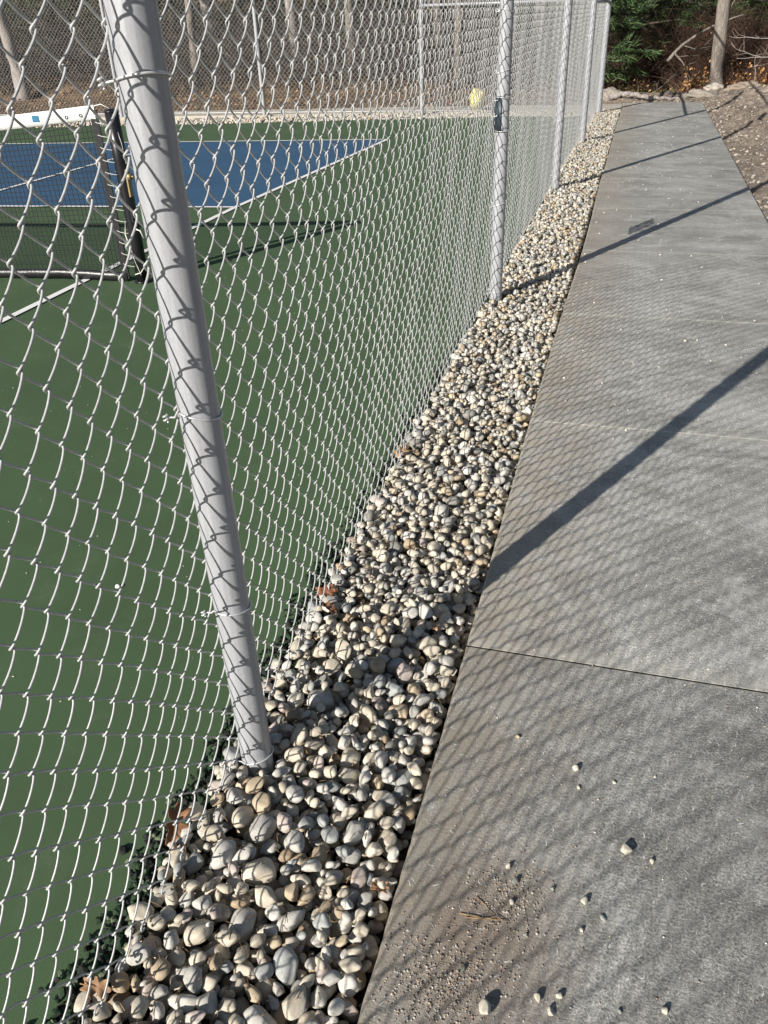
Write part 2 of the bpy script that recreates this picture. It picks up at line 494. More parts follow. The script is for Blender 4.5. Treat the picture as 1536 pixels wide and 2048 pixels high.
def weave(y0, y1, npp, nside, rw, ztop, warp=True, zbot=0.012):
    """knitted helical wires, as one vertex/face set: every wire runs up the fence in a flattened spiral"""
    k0 = int(round((y0 - .64) / PY)); k1 = int(round((y1 - .64) / PY))
    V = []; F = []; off = 0
    nper = int((ztop - zbot) / (2 * PZ)) + 1
    p = strand_params(npp)
    P = np.concatenate([p + q for q in range(nper)])
    kk = .985
    for k in range(k0, k1):
        # left column k holds nodes of parity k: z = .666 + (k) * PZ (mod 2PZ)
        zoff = (.666 + k * PZ) % (2 * PZ)
        s = np.sin(2 * PI * (P - .25))
        tri = np.arcsin(kk * s) / math.asin(kk)
        y = .64 + (k + .5) * PY + (PY / 2 + .0024) * tri
        z = zoff - 2 * PZ + P * 2 * PZ
        sx = np.sin(2 * PI * P)
        x = .0062 * (.50 * np.tanh(4 * sx) + .55 * sx)
        m = (z > zbot - .004) & (z < ztop)
        pts = np.stack([x, y, z], 1)[m]
        if len(pts) < 3: continue
        # bottom knuckle: bend the end up into a hook
        if warp:
            yy, zz = pts[:, 1], pts[:, 2]
            pts[:, 0] += .004 * np.sin(yy * 5.1 + zz * 3.7) + .003 * np.sin(yy * 13 - zz * 9)
            pts[:, 1] += .0022 * np.sin(zz * 17 + yy * 7) + .0018 * np.sin(zz * 41 + k * 1.7)
            pts[:, 2] += .0020 * np.sin(yy * 23 + zz * 11) + .0015 * math.sin(k * 2.3)
        t = np.gradient(pts, axis=0)
        t /= np.linalg.norm(t, axis=1)[:, None]
        b = np.cross(t, np.array([1.0, .13, .0])); b /= np.linalg.norm(b, axis=1)[:, None]
        n = np.cross(b, t)
        pts[:, 0] += fence_x(pts[:, 1]) if warp != 'far' else 0
        a = np.arange(nside) * 2 * PI / nside
        ring = pts[:, None, :] + rw * (np.cos(a)[None, :, None] * b[:, None, :] + np.sin(a)[None, :, None] * n[:, None, :])
        N = len(pts)
        i = np.arange(N - 1)[:, None]; j = np.arange(nside)[None, :]
        q = np.stack([i * nside + j, i * nside + (j + 1) % nside, (i + 1) * nside + (j + 1) % nside, (i + 1) * nside + j], -1).reshape(-1, 4)
        V.append(ring.reshape(-1, 3)); F.append(q + off); off += N * nside
    return np.concatenate(V), np.concatenate(F)

near = empty('chain_link_fence', (posts_xy[2][0], posts_xy[2][1], -.06))
tag(near, 'silver chain-link fence running away beside the gravel strip and sidewalk', 'fence')
VV = []; FF = []; off = 0
for (a, b, npp, ns) in [(-4.2, .25, 8, 4), (.25, 3.2, 18, 8), (3.2, 7.0, 12, 5), (7.0, 15.42, 8, 4)]:
    v, f = weave(a, b, npp, ns, .00195, FTOP)
    VV.append(v); FF.append(f + off); off += len(v)
kn = MB()
for y in np.arange(.1, 15.4, PY * 2):
    x0 = float(fence_x(y)) + .004
    a = np.linspace(0, 1.6 * PI, 7)
    kn.tube(np.stack([np.full(7, x0), y + .008 * np.cos(a), .018 + .008 * np.sin(a)], 1), .0019, 5, False, up=(1, 0, 0))
VV.append(np.concatenate(kn.v)); FF.append(np.concatenate(kn.f[4]) + off)
me = mesh_data('wire_mesh', np.concatenate(VV), np.concatenate(FF))
o = link('wire_mesh', me, M_WIRE, near)
NB = Matrix.Translation(near.location).inverted()
o.matrix_parent_inverse = NB

def under(o, parent, inv=None):
    o.parent = parent
    o.matrix_parent_inverse = inv if inv is not None else Matrix.Translation(parent.location).inverted()
    return o

# bottom tension wire and knuckled ends
R_POST = .0375
TIES = {2: [1.46, .92, .468, .014, 2.1, 2.7], 3: [1.52, 1.235, 1.10, 1.02, .545, .03, 2.2, 2.7], 4: [1.07, .60, .1, 1.7, 2.4], 5: [1.2, .7, .15, 2.0], 6: [1.3, .8, .3, 2.0], 1: [1.5, .9, .4]}
def make_post(idx, x, y, top, ties, lab, parent, inv, meshside=-1, r=R_POST):
    mb = MB()
    zz = np.concatenate([[-.14], np.linspace(-.1, top, 24)])
    mb.tube([(x, y, z) for z in zz], r, 40)
    p = mb.build('post', M_POST)
    under(p, parent, inv)
    for z in ties:
        m2 = MB()
        tilt = .012 * math.sin(z * 9 + idx)
        # ring round the pipe with both ends reaching through the mesh and twisted round a wire
        a = np.linspace(PI * 1.02, -PI * .98, 44)
        rr = r + .0026
        c = [(x + rr * math.cos(t), y + rr * math.sin(t), z + tilt * math.cos(t) - .006 * math.sin(t)) for t in a]
        gx = x - r - .012
        pre = [(gx - .004, y - .034, z - .010), (gx + .004, y - .030, z - .003), (x - r * .86, y - r * .86, z - .001)]
        c2 = [(x + rr * math.cos(t), y + rr * math.sin(t), z + tilt * math.cos(t) - .006 * math.sin(t)) for t in np.linspace(-PI * .72, PI * .72, 36)]
        post_ = [(x - r * .86, y + r * .86, z + .001), (gx + .002, y + .034, z + .004), (gx - .008, y + .037, z + .012)]
        m2.tube(pre + c2 + post_, .0021, 8)
        # twisted tails
        for sgn in (-1, 1):
            u = np.linspace(0, 2.1 * 2 * PI, 26)
            yb = y + sgn * .036
            m2.tube(np.stack([gx + .0034 * np.cos(u), yb + .0034 * np.sin(u), z - .009 + sgn * .002 + u * .0012], 1), .0019, 6)
        under(m2.build('tie', M_TIE), p, Matrix.Identity(4))
    return p
for i, (x, y) in enumerate(posts_xy):
    if i == 0: continue
    make_post(i, x, y, 3.1, TIES[i], None, near, NB, r=R_POST if i != 6 else .045)
mb = MB(); mb.tube([(fx + 0.0, fy, 3.10) for fx, fy in posts_xy], .021, 14)
under(mb.build('top_rail', M_POST), near, NB)

mb = MB(); mb.tube([(posts_xy[5][0], 12.0, 1.57), (posts_xy[6][0], 15.45, 1.57)], .021, 12)
under(mb.build('brace_rail', M_POST), near, NB)

# plate for the dark patch on the second post; grille added to cast shade
tp = empty('dark_patch_plate', (-.735, 5.0, 1.03))
tag(tp, 'small dark plate wrapped round the second fence post, with added shadow-casting lattice behind', 'plate')
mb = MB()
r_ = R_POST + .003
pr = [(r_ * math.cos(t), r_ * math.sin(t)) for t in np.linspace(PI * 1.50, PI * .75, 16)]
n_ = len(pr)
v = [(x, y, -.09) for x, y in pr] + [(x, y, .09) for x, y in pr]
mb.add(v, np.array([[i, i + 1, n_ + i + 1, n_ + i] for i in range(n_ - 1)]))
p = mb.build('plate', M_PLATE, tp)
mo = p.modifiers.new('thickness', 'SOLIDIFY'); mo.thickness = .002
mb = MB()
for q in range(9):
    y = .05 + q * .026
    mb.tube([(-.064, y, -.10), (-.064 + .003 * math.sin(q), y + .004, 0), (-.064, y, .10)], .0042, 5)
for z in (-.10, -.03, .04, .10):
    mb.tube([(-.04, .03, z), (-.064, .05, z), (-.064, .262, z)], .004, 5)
mb.build('shadow_grille', M_PLATE, tp)  # unseen behind the post, added for its faint shadow on the sidewalk
for z in (-.08, .09):
    a = np.linspace(0, 2 * PI, 24, endpoint=False)
    mb2 = MB(); mb2.tube([((r_ + .004) * math.cos(t), (r_ + .004) * math.sin(t), z + .006 * math.sin(t)) for t in a], .002, 6, closed=True)
    mb2.build('tie_wire', M_TIE, tp)

# far fence, same fabric, running across behind the court
far = empty('chain_link_fence', (-.662, 15.45, -.06))
tag(far, 'distant chain-link fence across the back of the court in front of the woods', 'fence')
FB = Matrix.Translation(far.location).inverted()
y0f, x_end = 15.45, -17.0
v, f = weave(0.05, 16.3, 6, 3, .0018, FTOP, 'far')
v2 = np.stack([-.70 - v[:, 1], 15.45 + .03 + v[:, 0] - .004 * v[:, 1] * 0, v[:, 2]], 1)
o = link('wire_mesh', mesh_data('wire_mesh', v2, f), M_WIRE); under(o, far, FB)
for i, x in enumerate([-3.70, -6.71, -9.72, -12.73, -15.74]):
    mb = MB(); mb.tube([(x, 15.45, z) for z in (-.14, 0, 1, 2, 3.1)], .034, 16)
    p = under(mb.build('post', M_POST), far, FB)
mb = MB(); mb.tube([(x, 15.45, 3.10) for x in np.linspace(-.66, -16.8, 12)], .021, 10)
under(mb.build('top_rail', M_POST), far, FB)
mb = MB(); mb.tube([(-.70, 15.44, 1.60), (-3.68, 15.44, 1.62)], .021, 10)
under(mb.build('brace_rail', M_POST), far, FB)
mb = MB(); mb.tube([(x, 15.47, .04) for x in np.linspace(-.7, -16.8, 20)], .003, 5)
under(mb.build('tension_wire', M_TIE), far, FB)

# ------------------------------------------------------------------ court net
nx, ny = -3.245, 5.045
ND = math.atan2(-.065, -1.0)                         # direction the net runs, to the left
net = empty('net_post', (nx, ny, -.03))
tag(net, 'black net post with brass winch plate standing on the green court', 'net post')
mb = MB()
mb.tube([(0, 0, 0), (0, 0, .3), (0, 0, .8), (0, 0, 1.085)], .044, 24)
mb.build('tube', M_BLACK, net)
mb = MB()
a = np.linspace(0, PI / 2, 6)
mb.tube([(0, 0, 1.085 + .02 * math.sin(t)) for t in a], [.046 * math.cos(t * .96) for t in a], 24)
mb.build('cap', M_BLACK, net)
mb = MB(); mb.tube([(0, 0, .001), (0, 0, .012)], .06, 24); mb.build('base_collar', M_BLACK, net)
w = MB(); w.box((.040, -.012, .66), (.010, .036, .17)); wo = w.build('winch_plate', M_BRASS, net, smooth=False)
w = MB(); w.box((.050, -.012, .70), (.03, .035, .035)); w.tube([(.06, -.012, .70), (.085, -.012, .70)], .007, 8)
w.build('winch_gear', M_BRASS, wo)
w = MB(); w.box((.033, -.030, .46), (.012, .03, .085)); w.build('sticker', M_VINYL, net, smooth=False)
w = MB()
w.tube([(.02, -.03, 1.06), (.045, -.02, .9), (.05, -.02, .78)], .0022, 5)
w.build('cord', M_ROPE, net); w = MB()
w.tube([(-.03, -.035, .42), (-.055, -.03, .33), (-.01, -.04, .15), (.02, -.045, .06)], .0035, 5)
w.build('cord', M_ROPE, net); w = MB()
w.tube([(-.03, -.04, .06), (.02, -.045, .075), (.045, -.03, .11)], .0035, 5)
w.build('cord', M_ROPE, net); w = MB()
w.tube([(.03, -.03, .37), (.07, -.035, .36), (.085, -.03, .31)], .005, 5)
w.build('cord', M_ROPE, net)

nt_ = empty('court_net', (nx - .115, ny - .008, -.03), ND)
tag(nt_, 'black mesh court net with white vinyl top band', 'net')
L = 6.4
def top_z(u): return 1.045 - .15 * (1 - ((u - L / 2) / (L / 2)) ** 2)
def sagx(u, z): return .006 * math.sin(u * 9 + z * 5)
cell = .0335
mb = MB()
nv = int(L / cell)
for i in range(nv + 1):
    u = .02 + i * cell
    zt = top_z(u)
    Zs = np.linspace(.05, zt, 12)
    mb.tube([(u + .004 * math.sin(z * 8 + i), sagx(u, z), z) for z in Zs], .0023, 4, False, up=(0, 1, 0))
nh = 29
for j in range(nh + 1):
    fr = j / nh
    U = np.linspace(.02, L, 70)
    mb.tube([(u, sagx(u, .05 + fr * .95), .05 + fr * (top_z(u) - .05) - .006 * abs(math.sin(u * 2.2)) * (1 - fr)) for u in U], .0023, 4, False, up=(0, 1, 0))
mb.build('netting', M_CORD, nt_)
U = np.linspace(0, L, 60)
def ribbon(mb, zlo, zhi, th, wob=0.0, z0=None):
    rows = []
    for u in U:
        a, b = zlo(u), zhi(u)
        w_ = wob * math.sin(u * 31) + wob * .7 * math.sin(u * 57)
        rows.append([(u, -th + w_, a), (u, -th * 1.1 + w_, (a + b) / 2), (u, -th + w_, b), (u, th + w_, b), (u, th * 1.1 + w_, (a + b) / 2), (u, th + w_, a)])
    c = np.array(rows).reshape(-1, 3); k = 6; n = len(U)
    i = np.arange(n - 1)[:, None]; j = np.arange(k)[None, :]
    f = np.stack([i * k + j, i * k + (j + 1) % k, (i + 1) * k + (j + 1) % k, (i + 1) * k + j], -1).reshape(-1, 4)
    mb.add(c, [f, np.array([[0, 1, 2, 3, 4, 5], [(n - 1) * k + q for q in (5, 4, 3, 2, 1, 0)]])])
mb = MB(); ribbon(mb, lambda u: top_z(u) + .0, lambda u: top_z(u) + .082, .006, .001)
band = mb.build('top_band', M_BAND, nt_, smooth=True)
w = MB(); w.box((.43, .0085, top_z(.43) + .045), (.05, .003, .038)); w.box((.43, .0085, top_z(.43) + .0), (.001, .001, .001))
w.build('blue_sticker', M_LBLUE, band, smooth=False)
w = MB()
for q in range(3):
    w.box((.315, .0080, top_z(.31) + .03 + q * .015), (.10 - q * .02, .002, .003))
w.build('print', M_PRINT, band, smooth=False)
w = MB()
for u in (.10, .205):
    a = np.linspace(0, 2 * PI, 12, endpoint=False)
    w.tube([(u + .009 * math.cos(t), .009, top_z(u) + .032 + .009 * math.sin(t)) for t in a], .003, 5, closed=True, up=(0, 1, 0))
w.build('grommet', M_VINYL, band)
mb = MB(); ribbon(mb, lambda u: .004 + .012 * math.sin(u * 3.1) ** 2, lambda u: .062 + .012 * math.sin(u * 3.1) ** 2, .012, .006)
mb.build('bottom_band', M_VINYL, nt_)
mb = MB(); mb.box((.01, 0, .56), (.05, .012, 1.08)); mb.build('side_band', M_VINYL, nt_, smooth=False)
mb = MB()
for z in np.linspace(.12, 1.02, 13):
    a = np.linspace(0, 2 * PI, 14, endpoint=False)
    mb.tube([(-.055 + .062 * math.cos(t), .042 * math.sin(t), z + .01 * math.cos(t)) for t in a], .0017, 5, closed=True)
mb.build('lacing', M_ROPE, nt_)
mb = MB(); mb.tube([(.0, 0, top_z(0) + .075), (-.05, 0, top_z(0) + .085), (-.115, .0, 1.10)], .003, 5); mb.build('headline_cord', M_ROPE, nt_)

# yellow crumpled bag beyond the far fence
def blob(mb, c, s, n=3, amp=.18, freq=1.6, seed=0, tint=None):
    v, f = ICO[n]
    d = np.array([1 + amp * mnoise.noise(Vector(p) * freq + Vector((seed, seed * 2.1, 0))) + amp * .5 * mnoise.noise(Vector(p) * freq * 2.7 + Vector((0, seed, 5))) for p in v])
    mb.add(v * d[:, None] * np.asarray(s) + np.asarray(c), f, tint)
import bmesh
ICO = {}
for n in (1, 2, 3, 4):
    bm = bmesh.new(); bmesh.ops.create_icosphere(bm, subdivisions=n, radius=1.0)
    ICO[n] = (np.array([x.co[:] for x in bm.verts]), np.array([[q.index for q in x.verts] for x in bm.faces]))
    bm.free()
mb = MB(); blob(mb, (-2.80, 15.95, .19), (.135, .12, .175), 3, .42, 1.5, 4)
tag(mb.build('bag', M_YELLOW), 'crumpled yellow bag standing on the path beyond the far fence', 'bag')

# ------------------------------------------------------------------ stones
def stone_shape(seed, n):
    v, f = ICO[n]
    r = random.Random(seed)
    v = v.copy()
    el = r.random()
    s = np.array([1.0, r.uniform(.58, .82), r.uniform(.45, .68)])
    if el > .8: s = np.array([1.0, r.uniform(.5, .6), r.uniform(.42, .5)])
    if el < .15: s = np.array([1.0, r.uniform(.85, .95), r.uniform(.65, .8)])
    nc = r.randint(6, 11)
    for q in range(nc):
        d = Vector((r.gauss(0, 1), r.gauss(0, 1), r.gauss(0, 1))).normalized()
        d = np.array(d); c = r.uniform(.52, .82)
        dot = v @ d
        over = dot - c
        m = over > 0
        v[m] -= np.outer(over[m] * r.uniform(.7, .97), d)
    disp = np.array([.10 * mnoise.noise(Vector(p) * 1.3 + Vector((seed * 3.1, 0, 0))) + .035 * mnoise.noise(Vector(p) * 3.2 + Vector((0, seed, 0))) for p in v])
    v = v * (1 + disp)[:, None] * s
    v /= np.abs(v[:, 0]).max()
    return v, f
NSH = 30
SH = {n: [stone_shape(s, n) for s in range(NSH)] for n in (1, 2, 3)}
EXT = [(np.abs(SH[3][s][0][:, 1]).max(), np.abs(SH[3][s][0][:, 2]).max()) for s in range(NSH)]

PAL = [('cream', (.485, .435, .345), 36), ('pale grey', (.42, .405, .365), 30), ('tan', (.43, .35, .24), 9),
       ('blue-grey', (.30, .31, .295), 5), ('whitish', (.57, .54, .475), 7), ('pinkish', (.44, .375, .33), 4), ('brown', (.30, .23, .15), 2), ('dark grey', (.22, .215, .19), 3)]
pw = np.array([p[2] for p in PAL], float); pw /= pw.sum()

CELL = .006
GX0, GX1, GY0, GY1 = -.86, -.29, -.6, 16.0
gw, gh = int((GX1 - GX0) / CELL) + 1, int((GY1 - GY0) / CELL) + 1
hm = np.full((gw, gh), -.105)
stones = []
def drop(a, b, c, x, y, th):
    """resting height of an ellipsoid footprint on the height field"""
    ci, si = math.cos(th), math.sin(th)
    R = a * 1.0
    i0, i1 = int((x - R - GX0) / CELL), int((x + R - GX0) / CELL) + 1
    j0, j1 = int((y - R - GY0) / CELL), int((y + R - GY0) / CELL) + 1
    if i0 < 0 or j0 < 0 or i1 >= gw or j1 >= gh: return None
    xx = (GX0 + np.arange(i0, i1) * CELL - x)[:, None]; yy = (GY0 + np.arange(j0, j1) * CELL - y)[None, :]
    u = (xx * ci + yy * si) / (a * .96); w_ = (-xx * si + yy * ci) / (b * .96)
    q = 1 - u * u - w_ * w_
    m = q > 0
    if not m.any(): return None
    hgt = np.where(m, c * np.sqrt(np.maximum(q, 0)), 0)
    sub = hm[i0:i1, j0:j1]
    zc = np.where(m, sub + hgt * .94, -9).max()
    return zc, (i0, i1, j0, j1), m, hgt
def cap_z(x, y):
    return .020 * math.exp(-((x + .716) ** 2 + (y - 1.21) ** 2) / .03) - .012 + .012 * min(1, max(0, (-.45 - x) / .2)) + .010 * fbm(x * 5, y * 5, 9, 3) - .004 * max(0, (x + .36) / .06) - .020 * max(0, (-.76 - x) / .08)
def scatter(y0, y1, count, k=5):
    W_ = np.random.default_rng(int(y0 * 100) + 5)
    for it in range(count):
        sh_ = int(W_.integers(NSH))
        a = float(np.clip(W_.lognormal(math.log(.0186), .30), .0095, .035))
        b = a * EXT[sh_][0]; c = a * EXT[sh_][1]
        best = None
        for q in range(k):
            y = W_.uniform(y0, y1); th = W_.uniform(0, PI); hx = math.hypot(a * math.cos(th), b * math.sin(th)); x = W_.uniform(-.845 + a * .6, -.306 - hx * .97)
            if math.hypot(x + .716, y - 1.213) < R_POST + a * .85 or math.hypot(x + .735, y - 5.0) < R_POST + a * .8: continue
            if x < edge_x(y) + a * .35 + .018: continue
            d = drop(a, b, c, x, y, th)
            if d is None: continue
            sc = d[0] + c * .7 - cap_z(x, y)
            if best is None or sc < best[0]: best = (sc, x, y, th, d)
        if best is None or best[0] > .010: continue
        sc, x, y, th, (zc, (i0, i1, j0, j1), m, hgt) = best
        hm[i0:i1, j0:j1] = np.where(m, np.maximum(hm[i0:i1, j0:j1], zc + hgt * .9), hm[i0:i1, j0:j1])
        stones.append([x, y, zc, a, sh_, th, W_.normal(0, .38), W_.normal(0, .38), int(W_.choice(len(PAL), p=pw)), W_.uniform(.82, 1.16), b, c])
scatter(.0, 3.0, 4600, 6)
scatter(3.0, 8.0, 6800, 4)
scatter(8.0, 15.9, 9000, 3)

def stone_verts(st, n):
    x, y, z, a, s_, th, t1, t2 = st[:8]
    v, f = SH[n][s_]
    Rm = np.array((Matrix.Rotation(th, 3, 'Z') @ Matrix.Rotation(t1, 3, 'X') @ Matrix.Rotation(t2, 3, 'Y')))
    return (v * a) @ Rm.T, f

def proj(p):
    q = Rw.T @ (np.array(p) - np.array([0, 0, H]))
    return 768 + 1617 * q[0] / q[2], 1024 + 1617 * q[1] / q[2], q[2]
cand = []
for i, st in enumerate(stones):
    x, y, z, a = st[:4]
    if y > 3.4: continue
    u, v_, dpt = proj((x, y, z))
    if not (-10 < u < 1546 and -10 < v_ < 2060): continue
    gi, gj = int((x - GX0) / CELL), int((y - GY0) / CELL)
    top = z + st[11] * .9
    exposed = hm[max(0, gi - 1):gi + 2, max(0, gj - 1):gj + 2].mean() - top
    if exposed > .004: continue
    cand.append((a * math.sqrt(st[10] / a) / dpt, i))
cand.sort(reverse=True)
single = set(i for _, i in cand[:290])

def shape_word(st):
    r = st[10] / st[3]; c = st[11] / st[3]
    return 'long narrow' if r < .62 else ('round' if r > .84 else ('flat oval' if c < .55 else 'rounded'))
def place_word(x, y):
    if math.hypot(x + .716, y - 1.213) < .13: return 'at the foot of the near fence post'
    if x > -.36: return 'at the sidewalk edge'
    if x < -.74: return 'under the mesh'
    if x < -.62: return 'close to the fence'
    return 'in mid-strip'
mb = MB()
pending = []
for i, st in enumerate(stones):
    y = st[1]
    tint = np.array(PAL[st[8]][1]) * st[9]
    if i in single:
        v, f = stone_verts(st, 3)
        me = mesh_data('river_stone', v, f, True, tint)
        o = link('river_stone', me, MS)
        o.location = (st[0], st[1], st[2])
        size = 'large' if st[3] > .026 else ('small' if st[3] < .0175 else 'medium')
        dist = 'nearest the camera' if y < .75 else ('before the near post' if y < 1.15 else ('beside the near post' if y < 1.45 else 'beyond the near post'))
        pl = place_word(st[0], y)
        lab = f'{size} {shape_word(st)} {PAL[st[8]][0]} stone {pl}'
        if 'foot of' not in pl: lab += f', {dist}'
        tag(o, lab, 'stone', 'river stones lying in the near part of the gravel strip')
    else:
        n = 3 if y < 1.3 and False else (2 if y < 4.2 else 1)
        v, f = stone_verts(st, n)
        mb.add(v + np.array(st[:3]), f, tint)
# extra gravel strip at the back of the court
W_ = np.random.default_rng(3)
for it in range(3800):
    x = W_.uniform(-16, -.9)
    yb = np.interp(x, [-22, -11.3, -7.7, -4.2, -1.9], [12.6, 13.85, 14.3, 14.85, 15.2])
    yt = np.interp(x, [-22, -4.5, -.3], [14.4, 15.75, 15.95])
    y = W_.uniform(yb - .02, min(yt, yb + 1.0)); a = W_.uniform(.018, .035)
    st = [x, y, -.03 + W_.uniform(-.01, .01), a, int(W_.integers(NSH)), W_.uniform(0, PI), 0, 0]
    v, f = stone_verts(st, 1)
    mb.add(v + np.array(st[:3]), f, np.array(PAL[int(W_.choice(len(PAL), p=pw))][1]) * W_.uniform(.8, 1.1))
tag(mb.build('gravel', MS, tint=True), 'washed river gravel filling the strip between the fence and the sidewalk', 'gravel', kind='stuff')

# crumbled asphalt edge of the court
mb = MB()
W_ = np.random.default_rng(8)
for it in range(9500):
    y = .3 + 9.5 * W_.random() ** 1.7
    x = edge_x(y) + abs(W_.normal(0, .03)) * (1 if W_.random() < .75 else -.7)
    a = W_.uniform(.003, .0125)
    z = (-.034 if x > edge_x(y) else -.028) - max(0, x - edge_x(y)) * .35 + W_.uniform(-.003, .010)
    g = W_.random()
    col = (.022, .045, .022) if g < .5 else ((.018, .02, .018) if g < .85 else (.10, .13, .08))
    v, f = stone_verts([x, y, z, a, int(W_.integers(NSH)), W_.uniform(0, PI), W_.normal(0, .6), W_.normal(0, .6)], 1)
    mb.add(v + np.array([x, y, z]), f, col)
tag(mb.build('asphalt_crumbs', M_CRUMB, tint=True, smooth=False), 'dark green crumbled asphalt along the court edge under the fence', 'crumbs', kind='stuff')

# pebbles lying on the sidewalk, one thing each
WALK = [((-.113, 1.427), .0085, 'tan pebble nearest the dark joint on the sidewalk'),
        ((.030, 1.360), .013, 'angular cream pebble midway between the dark joint and the largest pebble'),
        ((.149, 1.163), .018, 'large angular cream pebble alone in the middle of the sidewalk'),
        ((.203, 1.154), .009, 'small pebble just right of the large angular cream pebble'),
        ((.073, 1.027), .013, 'cream pointed pebble right of the dirt patch on the sidewalk'),
        ((.119, 1.343), .007, 'tiny pale pebble upper right on the near slab'),
        ((.042, 1.308), .006, 'tiny pale pebble below the angular cream pebble'),
        ((.210, 1.383), .0065, 'tiny white pebble furthest right toward the dark joint'),
        ((-.084, 1.067), .009, 'white pebble at the top of the dirt patch'),
        ((-.066, 1.035), .012, 'grey pebble standing in the dirt patch with a black shadow'),
        ((-.066, .99), .008, 'pale pebble inside the dirt patch above the pine needles'),
        ((.111, 1.001), .009, 'grey-green rounded pebble below the pointed cream one'),
        ((-.083, .770), .021, 'big blocky cream pebble at the bottom of the sidewalk'),
        ((.042, .829), .010, 'cream pebble with a dark shadow near the bottom of the sidewalk'),
        ((.030, .797), .011, 'white blocky pebble lowest right of the big blocky one'),
        ((.148, .831), .008, 'grey pebble at the end of the chalky scratch'),
        ((.225, .851), .010, 'white pebble near the right end of the bottom edge'),
        ((.073, .966), .007, 'tiny pebble alone right of the dirt patch'),
        ((-.135, .835), .010, 'dark greenish pebble by the brown grit'),
        ((.005, .816), .011, 'pale round pebble above the white blocky one'),
        ((.01, 1.04), .006, 'small grey pebble right beside the dirt patch'),
        ((-.03, .93), .0075, 'greyish pebble just right of the pine needles')]
rr = random.Random(5)
for (xy, a, lab) in WALK:
    s_ = rr.randrange(NSH)
    v, f = SH[3][s_]
    # chipped rather than rolled: extra facets
    v = v.copy()
    for q in range(4):
        d = np.array(Vector((rr.gauss(0, 1), rr.gauss(0, 1), rr.gauss(0, 1))).normalized()); over = v @ d - .5
        v[over > 0] -= np.outer(over[over > 0] * .9, d)
    th = rr.uniform(0, PI)
    R3 = np.array(Matrix.Rotation(th, 3, 'Z'))
    a *= .82
    v = (v * np.array([1, 1, 1.15]) * a) @ R3.T
    col = (.56, .52, .42) if 'grey' not in lab and 'tan' not in lab else ((.30, .31, .27) if 'grey' in lab else (.45, .36, .24))
    if 'dark' in lab.split()[0]: col = (.12, .15, .12)
    me = mesh_data('pebble', v, f, True, np.array(col))
    o = link('pebble', me, MS)
    o.location = (xy[0], xy[1], -v[:, 2].min() - .0008)
    tag(o, lab, 'pebble', 'loose pebbles on the sidewalk')
# pebble on the court
v, f = SH[2][3]
o = link('pebble', mesh_data('pebble', v * .011, f, True, np.array((.7, .68, .62))), MS); o.location = (-1.457, 1.783, -.024)
tag(o, 'single white pebble lying on the green court behind the mesh', 'pebble')

# grit: sand and crumbs on the sidewalk, denser in dirt patches
mb = MB()
W_ = np.random.default_rng(21)
def grit(n, cx, cy, sx, sy, a0, a1, cols):
    for it in range(n):
        x = W_.normal(cx, sx); y = W_.normal(cy, sy)
        if x < -.29 or x > 1.05: continue
        a = a0 + (a1 - a0) * W_.random() ** 3
        v, f = stone_verts([x, y, 0, a, int(W_.integers(NSH)), W_.uniform(0, PI), W_.normal(0, .5), W_.normal(0, .5)], 1)
        mb.add(v + np.array([x, y, a * .35]), f, np.array(cols[int(W_.integers(len(cols)))]) * W_.uniform(.6, 1.0))
TANS = [(.42, .34, .26), (.33, .25, .19), (.52, .45, .35), (.26, .20, .15), (.5, .48, .43)]
grit(1300, -.08, .99, .042, .05, .0005, .0028, TANS)
grit(2200, -.17, .80, .06, .065, .0005, .0030, TANS)
grit(420, -.05, .86, .10, .09, .0005, .0022, TANS)
for it in range(2200):
    x = W_.uniform(-.29, 1.0); y = .3 + 5.5 * W_.random() ** 2
    a = .0006 + .0022 * W_.random() ** 4 + .0002 * y
    v, f = ICO[1]
    mb.add(v * np.array([a, a * .8, a * .6]) + np.array([x, y, a * .4]), f, np.array(TANS[int(W_.integers(5))]) * W_.uniform(.9, 1.5))
for it in range(260):
    x = W_.uniform(-.29, 1.0); y = W_.uniform(3, 16.5); a = W_.uniform(.003, .009)
    v, f = SH[1][int(W_.integers(NSH))]
    mb.add(v * a + np.array([x, y, a * .4]), f, (.55, .52, .45))
tag(mb.build('grit', M_LEAF, tint=True), 'sandy grit and crumbs scattered over the concrete', 'grit', kind='stuff')

# pale reinforcing fibres showing in the concrete skin
mb = MB()
for it in range(7000):
    if it % 2:
        x = W_.uniform(-.28, 1.05); y = .4 + 4.6 * W_.random() ** 1.4
    else:
        x = float(np.clip(W_.normal(.55, .33), -.28, 1.08)); y = abs(W_.normal(2.2, .75)) + .3
    if abs(y - 1.733) < .015: continue
    L_ = W_.uniform(.004, .014); th = W_.uniform(0, PI); cu = W_.normal(0, .8)
    s = np.linspace(-.5, .5, 5)
    px = x + L_ * s * math.cos(th) - L_ * cu * s * s * math.sin(th)
    py = y + L_ * s * math.sin(th) + L_ * cu * s * s * math.cos(th)
    w_ = W_.uniform(.0004, .0010) * (1 + .12 * y)
    d = np.array([-math.sin(th), math.cos(th)]) * w_
    v = np.concatenate([np.stack([px - d[0], py - d[1], np.full(5, .0006)], 1), np.stack([px + d[0], py + d[1], np.full(5, .0006)], 1)])
    v[2, 2] = v[7, 2] = .0015
    f = np.array([[i, i + 1, 6 + i, 5 + i] for i in range(4)])
    mb.add(v, f, np.array((.62, .62, .60)) * W_.uniform(.7, 1.1))
tag(mb.build('concrete_fibres', M_LEAF, tint=True), 'short pale fibres stuck in the concrete surface', 'fibres', kind='stuff')

